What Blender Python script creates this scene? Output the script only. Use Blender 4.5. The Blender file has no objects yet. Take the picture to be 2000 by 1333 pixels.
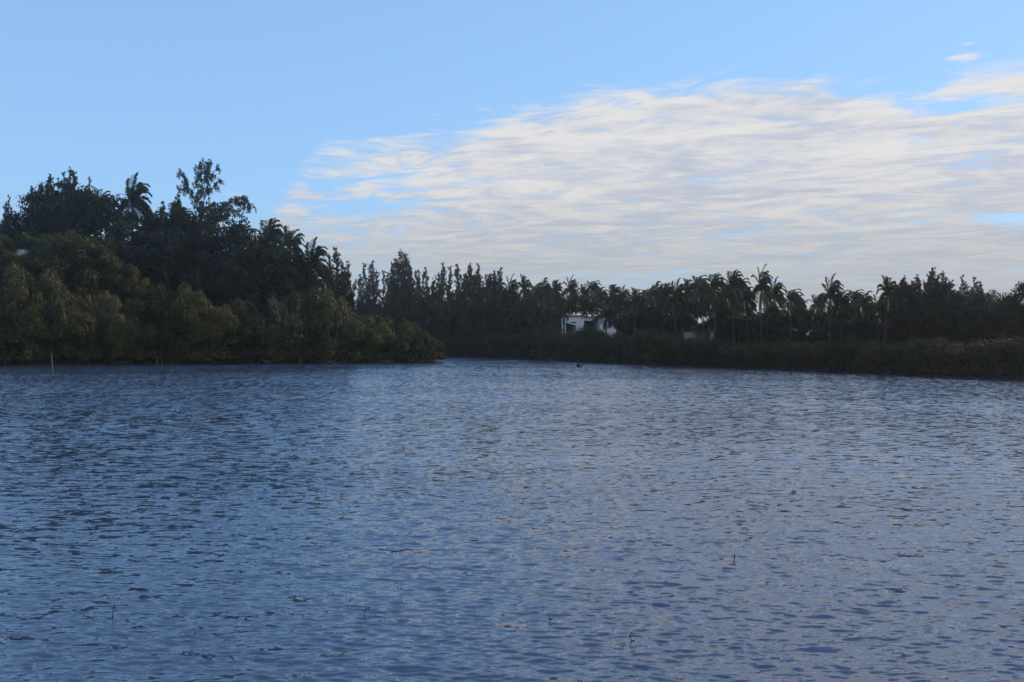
import bpy, math, random
import numpy as np
R = math.radians
sc = bpy.context.scene
COL = sc.collection
H = 5.2            # camera height above the water
F = 1944.0         # focal length in photo pixels
HY = 660.0         # horizon row in the photo

# ------------------------------------------------------------------ camera
cd = bpy.data.cameras.new('camera'); cam = bpy.data.objects.new('camera', cd)
COL.objects.link(cam); sc.camera = cam
cd.lens = 35.0; cd.sensor_width = 36.0; cd.clip_end = 6000; cd.clip_start = 0.2
cam.location = (0, 0, H)
cam.rotation_euler = (R(90) - math.atan((666.5 - HY) / F), 0, 0)

# ------------------------------------------------------------------ render look
sc.view_settings.view_transform = 'Standard'
sc.view_settings.look = 'None'
sc.view_settings.exposure = 0.0
sc.view_settings.gamma = 1.0
sc.view_settings.use_curve_mapping = False

SUN_AZ, SUN_EL = 68.0, 22.0

# ------------------------------------------------------------------ node helper
class NT:
    def __init__(s, tree): s.t = tree; s.n = tree.nodes; s.l = tree.links
    def node(s, kind, **kw):
        nd = s.n.new(kind)
        for k, v in kw.items(): setattr(nd, k, v)
        return nd
    def put(s, sock, v):
        if isinstance(v, bpy.types.NodeSocket): s.l.new(v, sock)
        elif v is not None: sock.default_value = v
    def m(s, op, a, b=None, c=None, clamp=False):
        nd = s.node('ShaderNodeMath', operation=op, use_clamp=clamp)
        s.put(nd.inputs[0], a)
        if b is not None: s.put(nd.inputs[1], b)
        if c is not None: s.put(nd.inputs[2], c)
        return nd.outputs[0]
    def vm(s, op, a, b=None):
        nd = s.node('ShaderNodeVectorMath', operation=op)
        s.put(nd.inputs[0], a)
        if b is not None: s.put(nd.inputs[1], b)
        return nd.outputs[0]
    def comb(s, x, y, z):
        nd = s.node('ShaderNodeCombineXYZ')
        for i, v in enumerate((x, y, z)): s.put(nd.inputs[i], v)
        return nd.outputs[0]
    def noise(s, vec, scale, detail=4, rough=.55, dist=0, color=False, lac=2.0):
        nd = s.node('ShaderNodeTexNoise')
        s.put(nd.inputs['Vector'], vec); nd.inputs['Scale'].default_value = scale
        nd.inputs['Detail'].default_value = detail; nd.inputs['Roughness'].default_value = rough
        nd.inputs['Distortion'].default_value = dist; nd.inputs['Lacunarity'].default_value = lac
        return nd.outputs['Color' if color else 'Fac']
    def mix(s, f, a, b, typ='MIX'):
        nd = s.node('ShaderNodeMix', data_type='RGBA', blend_type=typ)
        s.put(nd.inputs[0], f); s.put(nd.inputs[6], a); s.put(nd.inputs[7], b)
        return nd.outputs[2]
    def ss(s, v, lo, hi, a=0.0, b=1.0):
        nd = s.node('ShaderNodeMapRange', interpolation_type='SMOOTHSTEP')
        s.put(nd.inputs[0], v); s.put(nd.inputs[1], lo); s.put(nd.inputs[2], hi)
        s.put(nd.inputs[3], a); s.put(nd.inputs[4], b)
        return nd.outputs[0]
    def ramp(s, v, stops):
        nd = s.node('ShaderNodeValToRGB'); s.put(nd.inputs[0], v)
        e = nd.color_ramp.elements
        while len(e) < len(stops): e.new(.5)
        for k, (p, c) in enumerate(stops): e[k].position = p; e[k].color = (*c, 1)
        return nd.outputs[0]

# ------------------------------------------------------------------ sky with clouds
world = bpy.data.worlds.new('World'); sc.world = world; world.use_nodes = True
w = NT(world.node_tree)
bg = world.node_tree.nodes['Background']; bg.inputs[1].default_value = 0.1
st = w.node('ShaderNodeTexSky'); st.sky_type = 'NISHITA'; st.sun_disc = False
st.sun_elevation = R(SUN_EL); st.sun_rotation = R(SUN_AZ)
st.air_density = 1.0; st.dust_density = 0.3; st.ozone_density = 3.0
gm = w.node('ShaderNodeGamma'); w.l.new(st.outputs[0], gm.inputs[0]); gm.inputs[1].default_value = 0.36
sky = w.mix(1.0, gm.outputs[0], (2.6, 3.92, 5.55, 1), 'MULTIPLY')
tc = w.node('ShaderNodeTexCoord')
sx = w.node('ShaderNodeSeparateXYZ'); w.l.new(tc.outputs['Generated'], sx.inputs[0])
X, Y, Z = sx.outputs
el = w.m('MULTIPLY', w.m('ARCSINE', Z), 57.29578)
az = w.m('MULTIPLY', w.m('ARCTAN2', X, Y), 57.29578)
zz = w.m('ADD', w.m('MAXIMUM', Z, 0.0), 0.05)
u = w.m('DIVIDE', X, zz); v = w.m('DIVIDE', Y, zz)
# turn the streaks a little so that they rise to the right
u2 = w.m('SUBTRACT', w.m('MULTIPLY', u, .99), w.m('MULTIPLY', v, -.16))
v2 = w.m('ADD', w.m('MULTIPLY', u, .13), w.m('MULTIPLY', v, .99))
warp = w.noise(w.comb(w.m('MULTIPLY', u2, .8), v2, 3.1), 1.1, 3, .5)
pu = w.m('MULTIPLY', u2, .78)
pv = w.m('ADD', w.m('MULTIPLY', v2, .95), w.m('MULTIPLY', warp, .55))
n_fine = w.noise(w.comb(pu, pv, 0.0), 5.0, 11, .66, .5)
n_mid = w.noise(w.comb(w.m('MULTIPLY', pu, 1.2), pv, 7.0), 1.35, 5, .55, .5)
n_big = w.noise(w.comb(pu, w.m('MULTIPLY', pv, .8), 17.0), .55, 3, .5)
def curve(x, pts):
    nd = w.node('ShaderNodeFloatCurve'); w.put(nd.inputs[1], x)
    c = nd.mapping.curves[0]
    while len(c.points) < len(pts): c.points.new(.5, .5)
    for k, (a, b) in enumerate(pts): c.points[k].location = (a, b); c.points[k].handle_type = 'AUTO'
    nd.mapping.update(); return nd.outputs[0]
edge_pts = [(-60, 0), (-30, 0), (-19, 2.5), (-15.5, 5.2), (-13.8, 7.0), (-12.6, 9.3), (-11.3, 10.9), (-7, 11.8), (-3.5, 11.7),
            (-.6, 12.6), (3.5, 14.0), (8.8, 14.4), (17, 14.2), (20.5, 13.5), (22.4, 12.9), (23.8, 13.3), (25.6, 13.9), (27.5, 14.3), (32, 19), (42, 32), (60, 40)]
ea = w.m('MULTIPLY', curve(w.m('DIVIDE', w.m('ADD', az, 60.0), 120.0),
                           [((a + 60) / 120, e / 40) for a, e in edge_pts]), 40.0)
def gauss(a0, e0, ra, re):
    da = w.m('DIVIDE', w.m('SUBTRACT', az, a0), ra); de = w.m('DIVIDE', w.m('SUBTRACT', el, e0), re)
    q = w.m('ADD', w.m('MULTIPLY', da, da), w.m('MULTIPLY', de, de))
    return w.m('EXPONENT', w.m('MULTIPLY', q, -1.0))
depth = w.m('SUBTRACT', w.m('ADD', ea, 1.15), el)                     # degrees below the cloud edge
m = w.ss(depth, -.7, 3.4, -.30, .19)
# left part of the sheet is thinner
m = w.m('SUBTRACT', m, w.ss(az, 0.0, -12.0, 0.0, .14))
for (a0, e0, ra, re, amp) in ((25.0, 11.95, 2.6, .40, -.34), (19.4, 13.1, 1.5, .30, -.24), (27.0, 6.1, 2.2, .35, -.3),
                              (-8.5, 7.4, 3.6, .55, -.22), (-2.5, 9.1, 3.5, .3, -.12), (2.5, 9.6, 3.0, .3, -.1), (6.0, 3.4, 6.0, .45, -.16),
                              (-4.4, 12.6, .55, .16, .34), (-15.4, 7.9, 1.5, .5, .30), (24.7, 15.0, 1.0, .14, .40), (24.3, 14.4, 1.1, .18, .40),
                              (-13.3, 6.2, 1.2, .5, .16), (-2.0, 12.95, 1.6, .25, .2), (19, 10.5, 9, 2.5, .05)):
    m = w.m('ADD', m, w.m('MULTIPLY', gauss(a0, e0, ra, re), amp))
# unseen cloud veil high to the right, added to brighten the water's reflections
veil = w.m('MULTIPLY', w.ss(el, 20, 27), w.ss(az, -20, 20)); veil = w.m('MULTIPLY', veil, w.ss(el, 34, 52, .50, -.25))
m = w.m('ADD', m, veil)
dens = w.m('ADD', w.m('ADD', w.m('MULTIPLY', n_fine, .98), w.m('MULTIPLY', n_mid, .34)), w.m('SUBTRACT', m, .16))
dens = w.m('ADD', dens, w.m('MULTIPLY', w.m('SUBTRACT', n_big, .5), .25))
alpha = w.m('MULTIPLY', w.ss(dens, .38, .70), .97)
alpha = w.m('MULTIPLY', alpha, w.ss(el, -.5, 2.0, .75, 1))
# cloud colour: cream where thin / lit, lavender grey where thick
thick = w.noise(w.comb(w.m('MULTIPLY', pu, .8), w.m('ADD', pv, .12), 4.0), 2.3, 10, .68, .9)
shade = w.m('ADD', w.m('ADD', thick, w.m('MULTIPLY', w.m('SUBTRACT', n_fine, .5), -.75)), w.ss(depth, 0.0, 8.0, -.10, .015))
shade = w.ss(shade, .29, .70)
lit = w.mix(w.ss(el, 2, 11), (7.1, 6.65, 6.15, 1), (8.1, 7.9, 7.7, 1))
dark = w.mix(w.ss(el, 2, 10), (4.35, 4.7, 5.3, 1), (5.1, 5.5, 6.6, 1))
shade = w.m('MULTIPLY', shade, w.ss(el, 19, 27, 1.0, .25))
cloudc = w.mix(w.ss(el, 20, 28), w.mix(shade, lit, dark), w.mix(shade, (9.6, 9.4, 9.2, 1), dark))
skyc = w.mix(alpha, sky, cloudc)
# pale low air just above the horizon
skyc = w.mix(w.ss(el, 9.0, 0.5, 0, .62), skyc, (4.4, 4.9, 5.4, 1))
w.l.new(skyc, bg.inputs[0])

sd = bpy.data.lights.new('sun', 'SUN'); so = bpy.data.objects.new('sun', sd); COL.objects.link(so)
sd.energy = 2.8; sd.angle = R(0.6); sd.color = (1.0, .86, .68)
so.rotation_euler = (R(90 - SUN_EL), 0, R(-SUN_AZ + 180))

# ------------------------------------------------------------------ object helpers
def mesh(name, V, Fc, mat, parent=None, tint=None, smooth=False, loc=(0, 0, 0)):
    V = np.asarray(V, dtype=np.float32); me = bpy.data.meshes.new(name)
    if isinstance(Fc, np.ndarray):
        n, k = Fc.shape
        me.vertices.add(len(V)); me.vertices.foreach_set('co', V.ravel())
        me.loops.add(n * k); me.loops.foreach_set('vertex_index', Fc.astype(np.int32).ravel())
        me.polygons.add(n); me.polygons.foreach_set('loop_start', np.arange(0, n * k, k, dtype=np.int32))
        me.polygons.foreach_set('loop_total', np.full(n, k, dtype=np.int32))
        me.update(calc_edges=True); me.validate()
    else:
        me.from_pydata([tuple(map(float, q)) for q in V], [], Fc); me.update()
    if tint is not None:
        at = me.attributes.new('tint', 'FLOAT', 'FACE'); at.data.foreach_set('value', np.asarray(tint, dtype=np.float32))
    if smooth: me.polygons.foreach_set('use_smooth', np.ones(len(me.polygons), dtype=bool))
    me.materials.append(mat)
    o = bpy.data.objects.new(name, me); COL.objects.link(o); o.location = loc
    if parent: o.parent = parent
    return o
def tag(o, label=None, cat=None, group=None, kind=None):
    if label: o['label'] = label
    if cat: o['category'] = cat
    if group: o['group'] = group
    if kind: o['kind'] = kind
    return o
def empty(name):
    e = bpy.data.objects.new(name, None); e.empty_display_size = .5; COL.objects.link(e); return e
def copy_tree(o, parent=None):
    c = o.copy(); COL.objects.link(c)
    if parent: c.parent = parent
    for ch in o.children: copy_tree(ch, c)
    return c
def tube(P, rad, sides=6, V=None, Fc=None):
    """tapered tube through points P; appended to V, Fc lists (quads)"""
    V = [] if V is None else V; Fc = [] if Fc is None else Fc
    P = np.asarray(P, float); b = len(V); n = len(P)
    for i in range(n):
        t = P[min(i + 1, n - 1)] - P[max(i - 1, 0)]; t /= (np.linalg.norm(t) + 1e-9)
        a = np.cross(t, (0.31, .95, 0.05) if abs(t[1]) < .9 else (1, 0, 0)); a /= np.linalg.norm(a); c = np.cross(t, a)
        for k in range(sides):
            th = 2 * math.pi * k / sides
            V.append(P[i] + rad[i] * (math.cos(th) * a + math.sin(th) * c))
    for i in range(n - 1):
        for k in range(sides):
            k2 = (k + 1) % sides
            Fc.append((b + i * sides + k, b + i * sides + k2, b + (i + 1) * sides + k2, b + (i + 1) * sides + k))
    for i in (0, n - 1):
        Fc.append(tuple(b + i * sides + k for k in range(sides))[:: (1 if i else -1)])
    return V, Fc
def cards(C, A, B):
    """quads centred on C with half axes A and B"""
    n = len(C); V = np.empty((n, 4, 3), np.float32)
    V[:, 0] = C - A; V[:, 1] = C - B; V[:, 2] = C + A; V[:, 3] = C + B
    return V.reshape(-1, 3), np.arange(n * 4, dtype=np.int32).reshape(-1, 4)
def unit(v): return v / (np.linalg.norm(v, axis=-1, keepdims=True) + 1e-9)

# ------------------------------------------------------------------ materials
def foliage(name, stops, rough=.6, trans=.35, nscale=.5):
    mt = bpy.data.materials.new(name); mt.use_nodes = True; t = NT(mt.node_tree)
    b = mt.node_tree.nodes['Principled BSDF']; out = mt.node_tree.nodes['Material Output']
    at = t.node('ShaderNodeAttribute', attribute_name='tint'); oi = t.node('ShaderNodeObjectInfo')
    co = t.node('ShaderNodeNewGeometry')
    nz = t.noise(co.outputs['Position'], nscale, 3, .6)
    val = t.m('ADD', t.m('MULTIPLY', at.outputs['Fac'], .5), t.m('ADD', t.m('MULTIPLY', nz, .5), t.m('MULTIPLY', t.m('SUBTRACT', oi.outputs['Random'], .5), .42)))
    c = t.ramp(val, stops); t.put(b.inputs['Base Color'], c)
    b.inputs['Roughness'].default_value = rough; b.inputs['Specular IOR Level'].default_value = .3
    tr = t.node('ShaderNodeBsdfTranslucent'); t.put(tr.inputs[0], c)
    mx = t.node('ShaderNodeMixShader'); mx.inputs[0].default_value = trans
    t.l.new(b.outputs[0], mx.inputs[1]); t.l.new(tr.outputs[0], mx.inputs[2]); t.l.new(mx.outputs[0], out.inputs[0])
    return mt
def plain(name, stops, scale=3, rough=.8, stretch=(1, 1, 1), bump=.0):
    mt = bpy.data.materials.new(name); mt.use_nodes = True; t = NT(mt.node_tree)
    b = mt.node_tree.nodes['Principled BSDF']; tcn = t.node('ShaderNodeTexCoord')
    vec = t.vm('MULTIPLY', tcn.outputs['Object'], stretch)
    nz = t.noise(vec, scale, 5, .6); t.put(b.inputs['Base Color'], t.ramp(nz, stops))
    b.inputs['Roughness'].default_value = rough
    if bump:
        bp = t.node('ShaderNodeBump'); bp.inputs['Strength'].default_value = .6; bp.inputs['Distance'].default_value = bump
        t.put(bp.inputs['Height'], nz); t.l.new(bp.outputs[0], b.inputs['Normal'])
    return mt
M = {}
M['mangrove'] = foliage('mangrove_leaf', [(.18, (.022, .023, .004)), (.42, (.043, .050, .008)), (.62, (.082, .087, .014)), (.85, (.150, .108, .024))], nscale=.28)
M['mangrove_far'] = foliage('far_mangrove_leaf', [(.2, (.020, .024, .009)), (.5, (.038, .044, .013)), (.85, (.085, .060, .022))], nscale=.25)
M['dark'] = foliage('dark_leaf', [(.2, (.007, .010, .005)), (.5, (.014, .019, .008)), (.85, (.030, .036, .012))], trans=.2)
M['needle'] = foliage('casuarina_needle', [(.2, (.008, .013, .009)), (.5, (.016, .025, .014)), (.85, (.032, .042, .022))], trans=.25)
M['frond'] = foliage('palm_frond', [(.2, (.018, .026, .011)), (.5, (.034, .048, .018)), (.8, (.062, .078, .028)), (.95, (.09, .07, .038))], rough=.42, trans=.2)
M['bark'] = plain('bark', [(.3, (.06, .05, .04)), (.7, (.16, .14, .12))], 4, .9, (1, 1, .3), .03)
M['palmbark'] = plain('palm_bark', [(.3, (.03, .027, .023)), (.7, (.08, .072, .06))], 3, .9, (.2, .2, 4), .03)
M['root'] = plain('mangrove_root', [(.3, (.07, .05, .045)), (.7, (.20, .16, .14))], 2, .9)
M['deadwood'] = plain('dead_wood', [(.3, (.13, .11, .095)), (.7, (.27, .24, .20))], 5, .85)
M['pole'] = plain('weathered_pole', [(.3, (.09, .08, .07)), (.7, (.18, .165, .14))], 5, .85)
M['white'] = plain('white_wall_paint', [(.35, (.55, .56, .58)), (.65, (.68, .68, .68))], .6, .7)
M['slab'] = plain('roof_edge', [(.35, (.03, .032, .035)), (.65, (.06, .06, .06))], 2, .7)
M['void'] = plain('pane_dark_and_shade', [(.3, (.012, .013, .015)), (.7, (.03, .028, .026))], 1, .5)  # near-black for window panes and for painted shade in porch and veranda
M['rock'] = plain('wet_rock', [(.3, (.008, .008, .008)), (.7, (.022, .021, .019))], 3, .85, (1, 1, 1), .05)
M['seed'] = foliage('seedling_leaf', [(.2, (.02, .03, .012)), (.5, (.05, .07, .02)), (.9, (.16, .17, .05))], rough=.35, nscale=20)
M['stem'] = plain('seedling_stem', [(.3, (.012, .012, .01)), (.7, (.04, .035, .028))], 20, .6)
M['twig'] = plain('bare_twig', [(.3, (.07, .058, .055)), (.7, (.14, .12, .11))], 3, .9)

# ------------------------------------------------------------------ the land
LEFT = [(-1500, 60), (-400, 120), (-180, 158), (-122, 171), (-93, 180), (-78, 190), (-60, 194), (-41, 197.5), (-24, 203), (-16.2, 206),
        (-14.6, 209), (-18, 222), (-40, 240), (-90, 256), (-200, 268), (-600, 290), (-1500, 300)]
FAR = [(-1500, 470), (-500, 440), (-200, 375), (-60, 318), (-20, 287), (-14, 278), (0, 247.8), (7, 231), (14.4, 216), (23, 194.4), (36, 170), (48.5, 149.5),
       (56, 134), (62, 121), (78, 84), (100, 30), (140, -40), (300, -150), (1500, -300), (1500, 1500), (-1500, 1500)]
NEAR = [(-1500, -1500), (1500, -1500), (1500, -420), (300, -210), (120, -90), (40, -8), (20, 7), (0, 10), (-20, 8), (-60, 0), (-300, -60), (-1500, -140)]
def sdist(P, poly):
    P = np.asarray(P, float); q = np.asarray(poly, float); x, y = P[:, 0], P[:, 1]
    best = np.full(len(P), 1e9); inside = np.zeros(len(P), bool); n = len(q)
    for i in range(n):
        a, b = q[i], q[(i + 1) % n]; d = b - a
        t = np.clip(((x - a[0]) * d[0] + (y - a[1]) * d[1]) / (d @ d), 0, 1)
        best = np.minimum(best, np.hypot(x - a[0] - t * d[0], y - a[1] - t * d[1]))
        c = (a[1] > y) != (b[1] > y)
        xi = a[0] + (y - a[1]) / (d[1] if abs(d[1]) > 1e-9 else 1e-9) * d[0]
        inside ^= c & (x < xi)
    return np.where(inside, best, -best)
def S(x, a, b): t = np.clip((x - a) / (b - a), 0, 1); return t * t * (3 - 2 * t)
def ground(P):
    P = np.atleast_2d(np.asarray(P, float)); x, y = P[:, 0], P[:, 1]
    l, f, n = sdist(P, LEFT), sdist(P, FAR), sdist(P, NEAR)
    hill = np.interp(x, [-160, -100, -80, -62, -45, -30, -18], [19, 18, 15, 10, 5.5, 2.4, .8])
    hl = .35 * S(l, -.5, 2) + hill * S(l, 1, 32)
    rise = np.interp(x, [-60, 0, 14, 30, 45, 60, 100], [2.2, 3.0, 5.0, 3.6, 2.4, 2.0, 2.0])
    hf = .35 * S(f, -.5, 2) + rise * S(f, 3, 17)
    hn = np.interp(n, [0, 4, 12], [0, 2.4, 3.5])
    z = np.where(l > -.5, hl, np.where(f > -.5, hf, np.where(n > 0, hn, -.25 + np.maximum(np.maximum(l, f), n) * .25)))
    z = np.maximum(z, -2.5)
    return z + .12 * np.sin(x * .37 + y * .21) * (z > .3)
def gz(x, y): return float(ground([(x, y)])[0])

def axis(lo, hi, step, far):
    a = np.arange(lo, hi + .1, step); out = list(a); s = step; q = hi
    while q < far: s *= 1.35; q += s; out.append(min(q, far))
    s = step; q = lo; left = []
    while q > -far: s *= 1.35; q -= s; left.append(max(q, -far))
    return np.array(left[::-1] + out)
gx = axis(-170, 120, 1.6, 1500); gy = axis(-20, 320, 1.6, 1500)
GX, GY = np.meshgrid(gx, gy); P = np.stack([GX.ravel(), GY.ravel()], 1)
nx, ny = len(gx), len(gy); ii = np.arange(nx * ny).reshape(ny, nx)
quads = np.stack([ii[:-1, :-1], ii[:-1, 1:], ii[1:, 1:], ii[1:, :-1]], -1).reshape(-1, 4)
soil = bpy.data.materials.new('soil'); soil.use_nodes = True; t = NT(soil.node_tree)
b = soil.node_tree.nodes['Principled BSDF']; g_ = t.node('ShaderNodeNewGeometry')
n1 = t.noise(g_.outputs['Position'], .25, 6, .6); n2 = t.noise(g_.outputs['Position'], 3, 4, .6)
c1 = t.ramp(n1, [(.35, (.030, .028, .018)), (.6, (.055, .048, .030)), (.75, (.11, .09, .06))])
t.put(b.inputs['Base Color'], t.mix(.35, c1, t.ramp(n2, [(.3, (.02, .022, .012)), (.7, (.07, .065, .035))]))); b.inputs['Roughness'].default_value = .95
g = mesh('ground', np.column_stack([P, ground(P)]), quads, soil, smooth=True); tag(g, kind='structure')

# ------------------------------------------------------------------ the water
rng = np.random.default_rng(5)
rr = [2.5]
while rr[-1] < 1450:
    r_ = rr[-1]; rr.append(r_ + (r_ * .02 if r_ < 12 else min(r_ * .0023, .13) if r_ < 300 else (r_ - 290) * .1))
rr = np.array(rr)
aa = np.concatenate([np.linspace(-180, -44, 46, endpoint=False), np.linspace(-44, 44, 760, endpoint=False), np.linspace(44, 180, 46, endpoint=False)])
RR, AA = np.meshgrid(rr, np.radians(aa), indexing='ij')
WX = RR * np.sin(AA); WY = RR * np.cos(AA); WZ = np.zeros_like(WX); DX = np.zeros_like(WX); DY = np.zeros_like(WX)
cell = np.where(RR < 300, np.maximum(np.minimum(RR * .0023, .13), RR * .0007), RR * .05) + np.where(np.abs(AA) < R(44), 0, RR * .03)
gust = 1.0 + .26 * np.sin(WX * .07 + WY * .045 + 1) * np.sin(WY * .13 - WX * .03) + .12 * np.sin(WY * .31 + WX * .05 + 2 * np.sin(WX * .06))
gust = gust * (1 + .95 * S(WY, 30, 120))      # the open water is rougher than the lee of the near bank
for k in range(120):
    if k < 76: lam = .11 * (.34 / .11) ** rng.random(); sl = .028
    else: lam = .36 * (1.2 / .36) ** rng.random(); sl = .0125
    th = R(5) + rng.normal() * R(16 if k < 76 else 24)   # travel direction from +Y
    kx, ky = math.sin(th) * 2 * math.pi / lam, math.cos(th) * 2 * math.pi / lam
    a = sl * lam / (2 * math.pi)
    fade = np.clip((lam / cell - 2.4) / 1.2, 0, 1) * gust
    ph = kx * WX + ky * WY + rng.random() * 6.283
    WZ += a * fade * np.cos(ph); DX -= a * fade * np.sin(ph) * math.sin(th) * .8; DY -= a * fade * np.sin(ph) * math.cos(th) * .8
nr, na = RR.shape; ii = np.arange(nr * na).reshape(nr, na); i2 = np.roll(ii, -1, axis=1)
quads = np.stack([ii[:-1], ii[1:], i2[1:], i2[:-1]], -1).reshape(-1, 4)
V = np.stack([WX + DX, WY + DY, WZ], -1).reshape(-1, 3)
wm = bpy.data.materials.new('water'); wm.use_nodes = True; t = NT(wm.node_tree)
b = wm.node_tree.nodes['Principled BSDF']; pos = t.node('ShaderNodeNewGeometry').outputs['Position']
b.inputs['Base Color'].default_value = (.034, .054, .104, 1); b.inputs['Roughness'].default_value = .08; b.inputs['IOR'].default_value = 1.8
def rip(ang, sx_, sy_, scale, detail, rough, off):
    mp = t.node('ShaderNodeMapping'); t.put(mp.inputs['Vector'], pos)
    mp.inputs['Rotation'].default_value = (0, 0, R(ang)); mp.inputs['Scale'].default_value = (sx_, sy_, 1); mp.inputs['Location'].default_value = (off, off * .7, off)
    return t.vm('SUBTRACT', t.noise(mp.outputs[0], scale, detail, rough, 0.0, color=True), (.5, .5, .5))
n1 = rip(6, .45, 1, 11.0, 3, .6, 3.0)         # finger-sized ripples
n2 = rip(-9, .4, 1, 4.0, 2, .5, 11.0)      # half-metre ripples
wind = t.noise(t.vm('MULTIPLY', pos, (.30, 1, 1)), .05, 3, .55)   # cat's paws
sy = t.node('ShaderNodeSeparateXYZ'); t.put(sy.inputs[0], pos)
amp = t.m('MULTIPLY', t.ss(wind, .36, .62, .6, 1.35), t.ss(sy.outputs[1], 35, 130, 1.0, 1.7))
pert = t.vm('ADD', t.vm('MULTIPLY', n1, (.34, .70, 0)), t.vm('MULTIPLY', n2, (.26, .85, 0)))
sc_ = t.node('ShaderNodeVectorMath', operation='SCALE'); t.put(sc_.inputs[0], pert); t.put(sc_.inputs['Scale'], amp)
gn = t.node('ShaderNodeNewGeometry').outputs['Normal']
t.put(b.inputs['Normal'], t.vm('NORMALIZE', t.vm('ADD', gn, sc_.outputs[0])))
wo = mesh('water', V, quads, wm, smooth=True); tag(wo, kind='structure')

# ------------------------------------------------------------------ plant builders
rnd = random.Random(11); rg = np.random.default_rng(11)
def lobes(n, rx, ry, rz, zc, r0, r1, flat=0.):
    out = []
    for i in range(n):
        d = unit(rg.normal(size=3)); d[2] = d[2] * (1 - flat) + flat * abs(d[2])
        f = .45 + .5 * rg.random()
        out.append((np.array([d[0] * rx * f, d[1] * ry * f, zc + d[2] * rz * f]), r0 + (r1 - r0) * rg.random(), rg.random()))
    return out
def leaf_lobes(L, per, size, droop=.0, fuzz=.22, squash=.8):
    Cs, As, Bs, T = [], [], [], []
    for c, r, tn in L:
        n = int(per * r * r); d = unit(rg.normal(size=(n, 3)))
        # bumpy shell: every lobe is made of sprays of leaves
        spr = unit(rg.normal(size=(14, 3))); near = (d @ spr.T).max(1)
        rad = r * (.62 + .38 * S(near, .55, .97)) * (1 - fuzz * rg.random(n) ** 2 * 1.6) * (1 + .10 * rg.normal(size=n) * (rg.random(n) < .25))
        p = c + d * rad[:, None] * np.array([1, 1, squash]); p[:, 2] -= droop * r * (d[:, 0] ** 2 + d[:, 1] ** 2)
        nrm = unit(d + .55 * rg.normal(size=(n, 3)))
        a = unit(np.cross(nrm, unit(rg.normal(size=(n, 3))))); bq = np.cross(nrm, a)
        s = size * (.6 + .8 * rg.random(n))[:, None]
        Cs.append(p); As.append(a * s); Bs.append(bq * s * .5); T.append(np.clip(tn * .55 + .45 * rg.random(n), 0, 1))
    C_, A_, B_ = map(np.concatenate, (Cs, As, Bs)); v, f = cards(C_, A_, B_)
    return v, f, np.concatenate(T)
def bend(p0, p1, sag=.0, n=6, wob=.0):
    p0, p1 = np.asarray(p0, float), np.asarray(p1, float); out = []
    for i in range(n):
        q = i / (n - 1); p = p0 * (1 - q) + p1 * q; p = p + np.array([0, 0, sag * math.sin(math.pi * q)])
        if 0 < i < n - 1: p = p + rg.normal(size=3) * wob
        out.append(p)
    return out

def make_mangrove(hgt=8.0, wid=8.0, mat='mangrove', n=24, per=190):
    e = empty('mangrove_tree')
    L = lobes(n, wid * .5, wid * .42, hgt * .40, hgt * .52, wid * .13, wid * .24)
    L += [(np.array([wid * .42 * math.cos(a), wid * .36 * math.sin(a), hgt * (.10 + .12 * rg.random())]), wid * .17, rg.random()) for a in np.arange(0, 6.28, .8)]
    v, f, tn = leaf_lobes(L, per, .20, droop=.25)
    k = v.reshape(-1, 4, 3)[:, :, 2].min(1) > .25; v = v.reshape(-1, 4, 3)[k].reshape(-1, 3); f = np.arange(len(v)).reshape(-1, 4); tn = tn[k]
    mesh('crown', v, f, M[mat], e, tint=tn)
    V, Fc = [], []
    for i in range(5):
        a = rg.random() * 6.28; p = bend((.5 * math.cos(a), .5 * math.sin(a), -1.2), (wid * .28 * math.cos(a), wid * .28 * math.sin(a), hgt * .75), .3, 6, .12)
        tube(p, np.linspace(.16, .03, 6), 5, V, Fc)
    mesh('trunk', V, Fc, M['bark'], e)
    V, Fc = [], []
    for i in range(26):
        a = rg.random() * 6.28; r1 = wid * (.22 + .3 * rg.random())
        p = bend((.4 * math.cos(a), .4 * math.sin(a), 1.3 + rg.random()), (r1 * math.cos(a), r1 * math.sin(a), -1.2), .8, 7, .06)
        tube(p, np.linspace(.06, .03, 7), 4, V, Fc)
    mesh('prop_roots', V, Fc, M['root'], e)
    e['H'] = hgt; return e

def make_broadleaf(hgt=16.0, wid=12.0, mat='dark', n=34, per=70, size=.26, low=.28):
    e = empty('leafy_tree')
    L = lobes(n, wid * .5, wid * .45, hgt * (1 - low) * .5, hgt * (low + (1 - low) * .5), wid * .10, wid * .20)
    v, f, tn = leaf_lobes(L, per, size, droop=.1, fuzz=.35)
    mesh('crown', v, f, M[mat], e, tint=tn)
    V, Fc = [], []
    tube(bend((0, 0, -1.5), (.3, .2, hgt * .55), 0, 6, .12), np.linspace(.38, .16, 6), 7, V, Fc)
    for i in range(9):
        c, r, _ = L[i]; z0 = hgt * (.25 + .3 * rg.random())
        tube(bend((.1, .1, z0), c + np.array([0, 0, r * .5]), .3, 6, .15), np.linspace(.16, .03, 6), 5, V, Fc)
    mesh('trunk', V, Fc, M['bark'], e); e['H'] = hgt; return e

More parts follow.
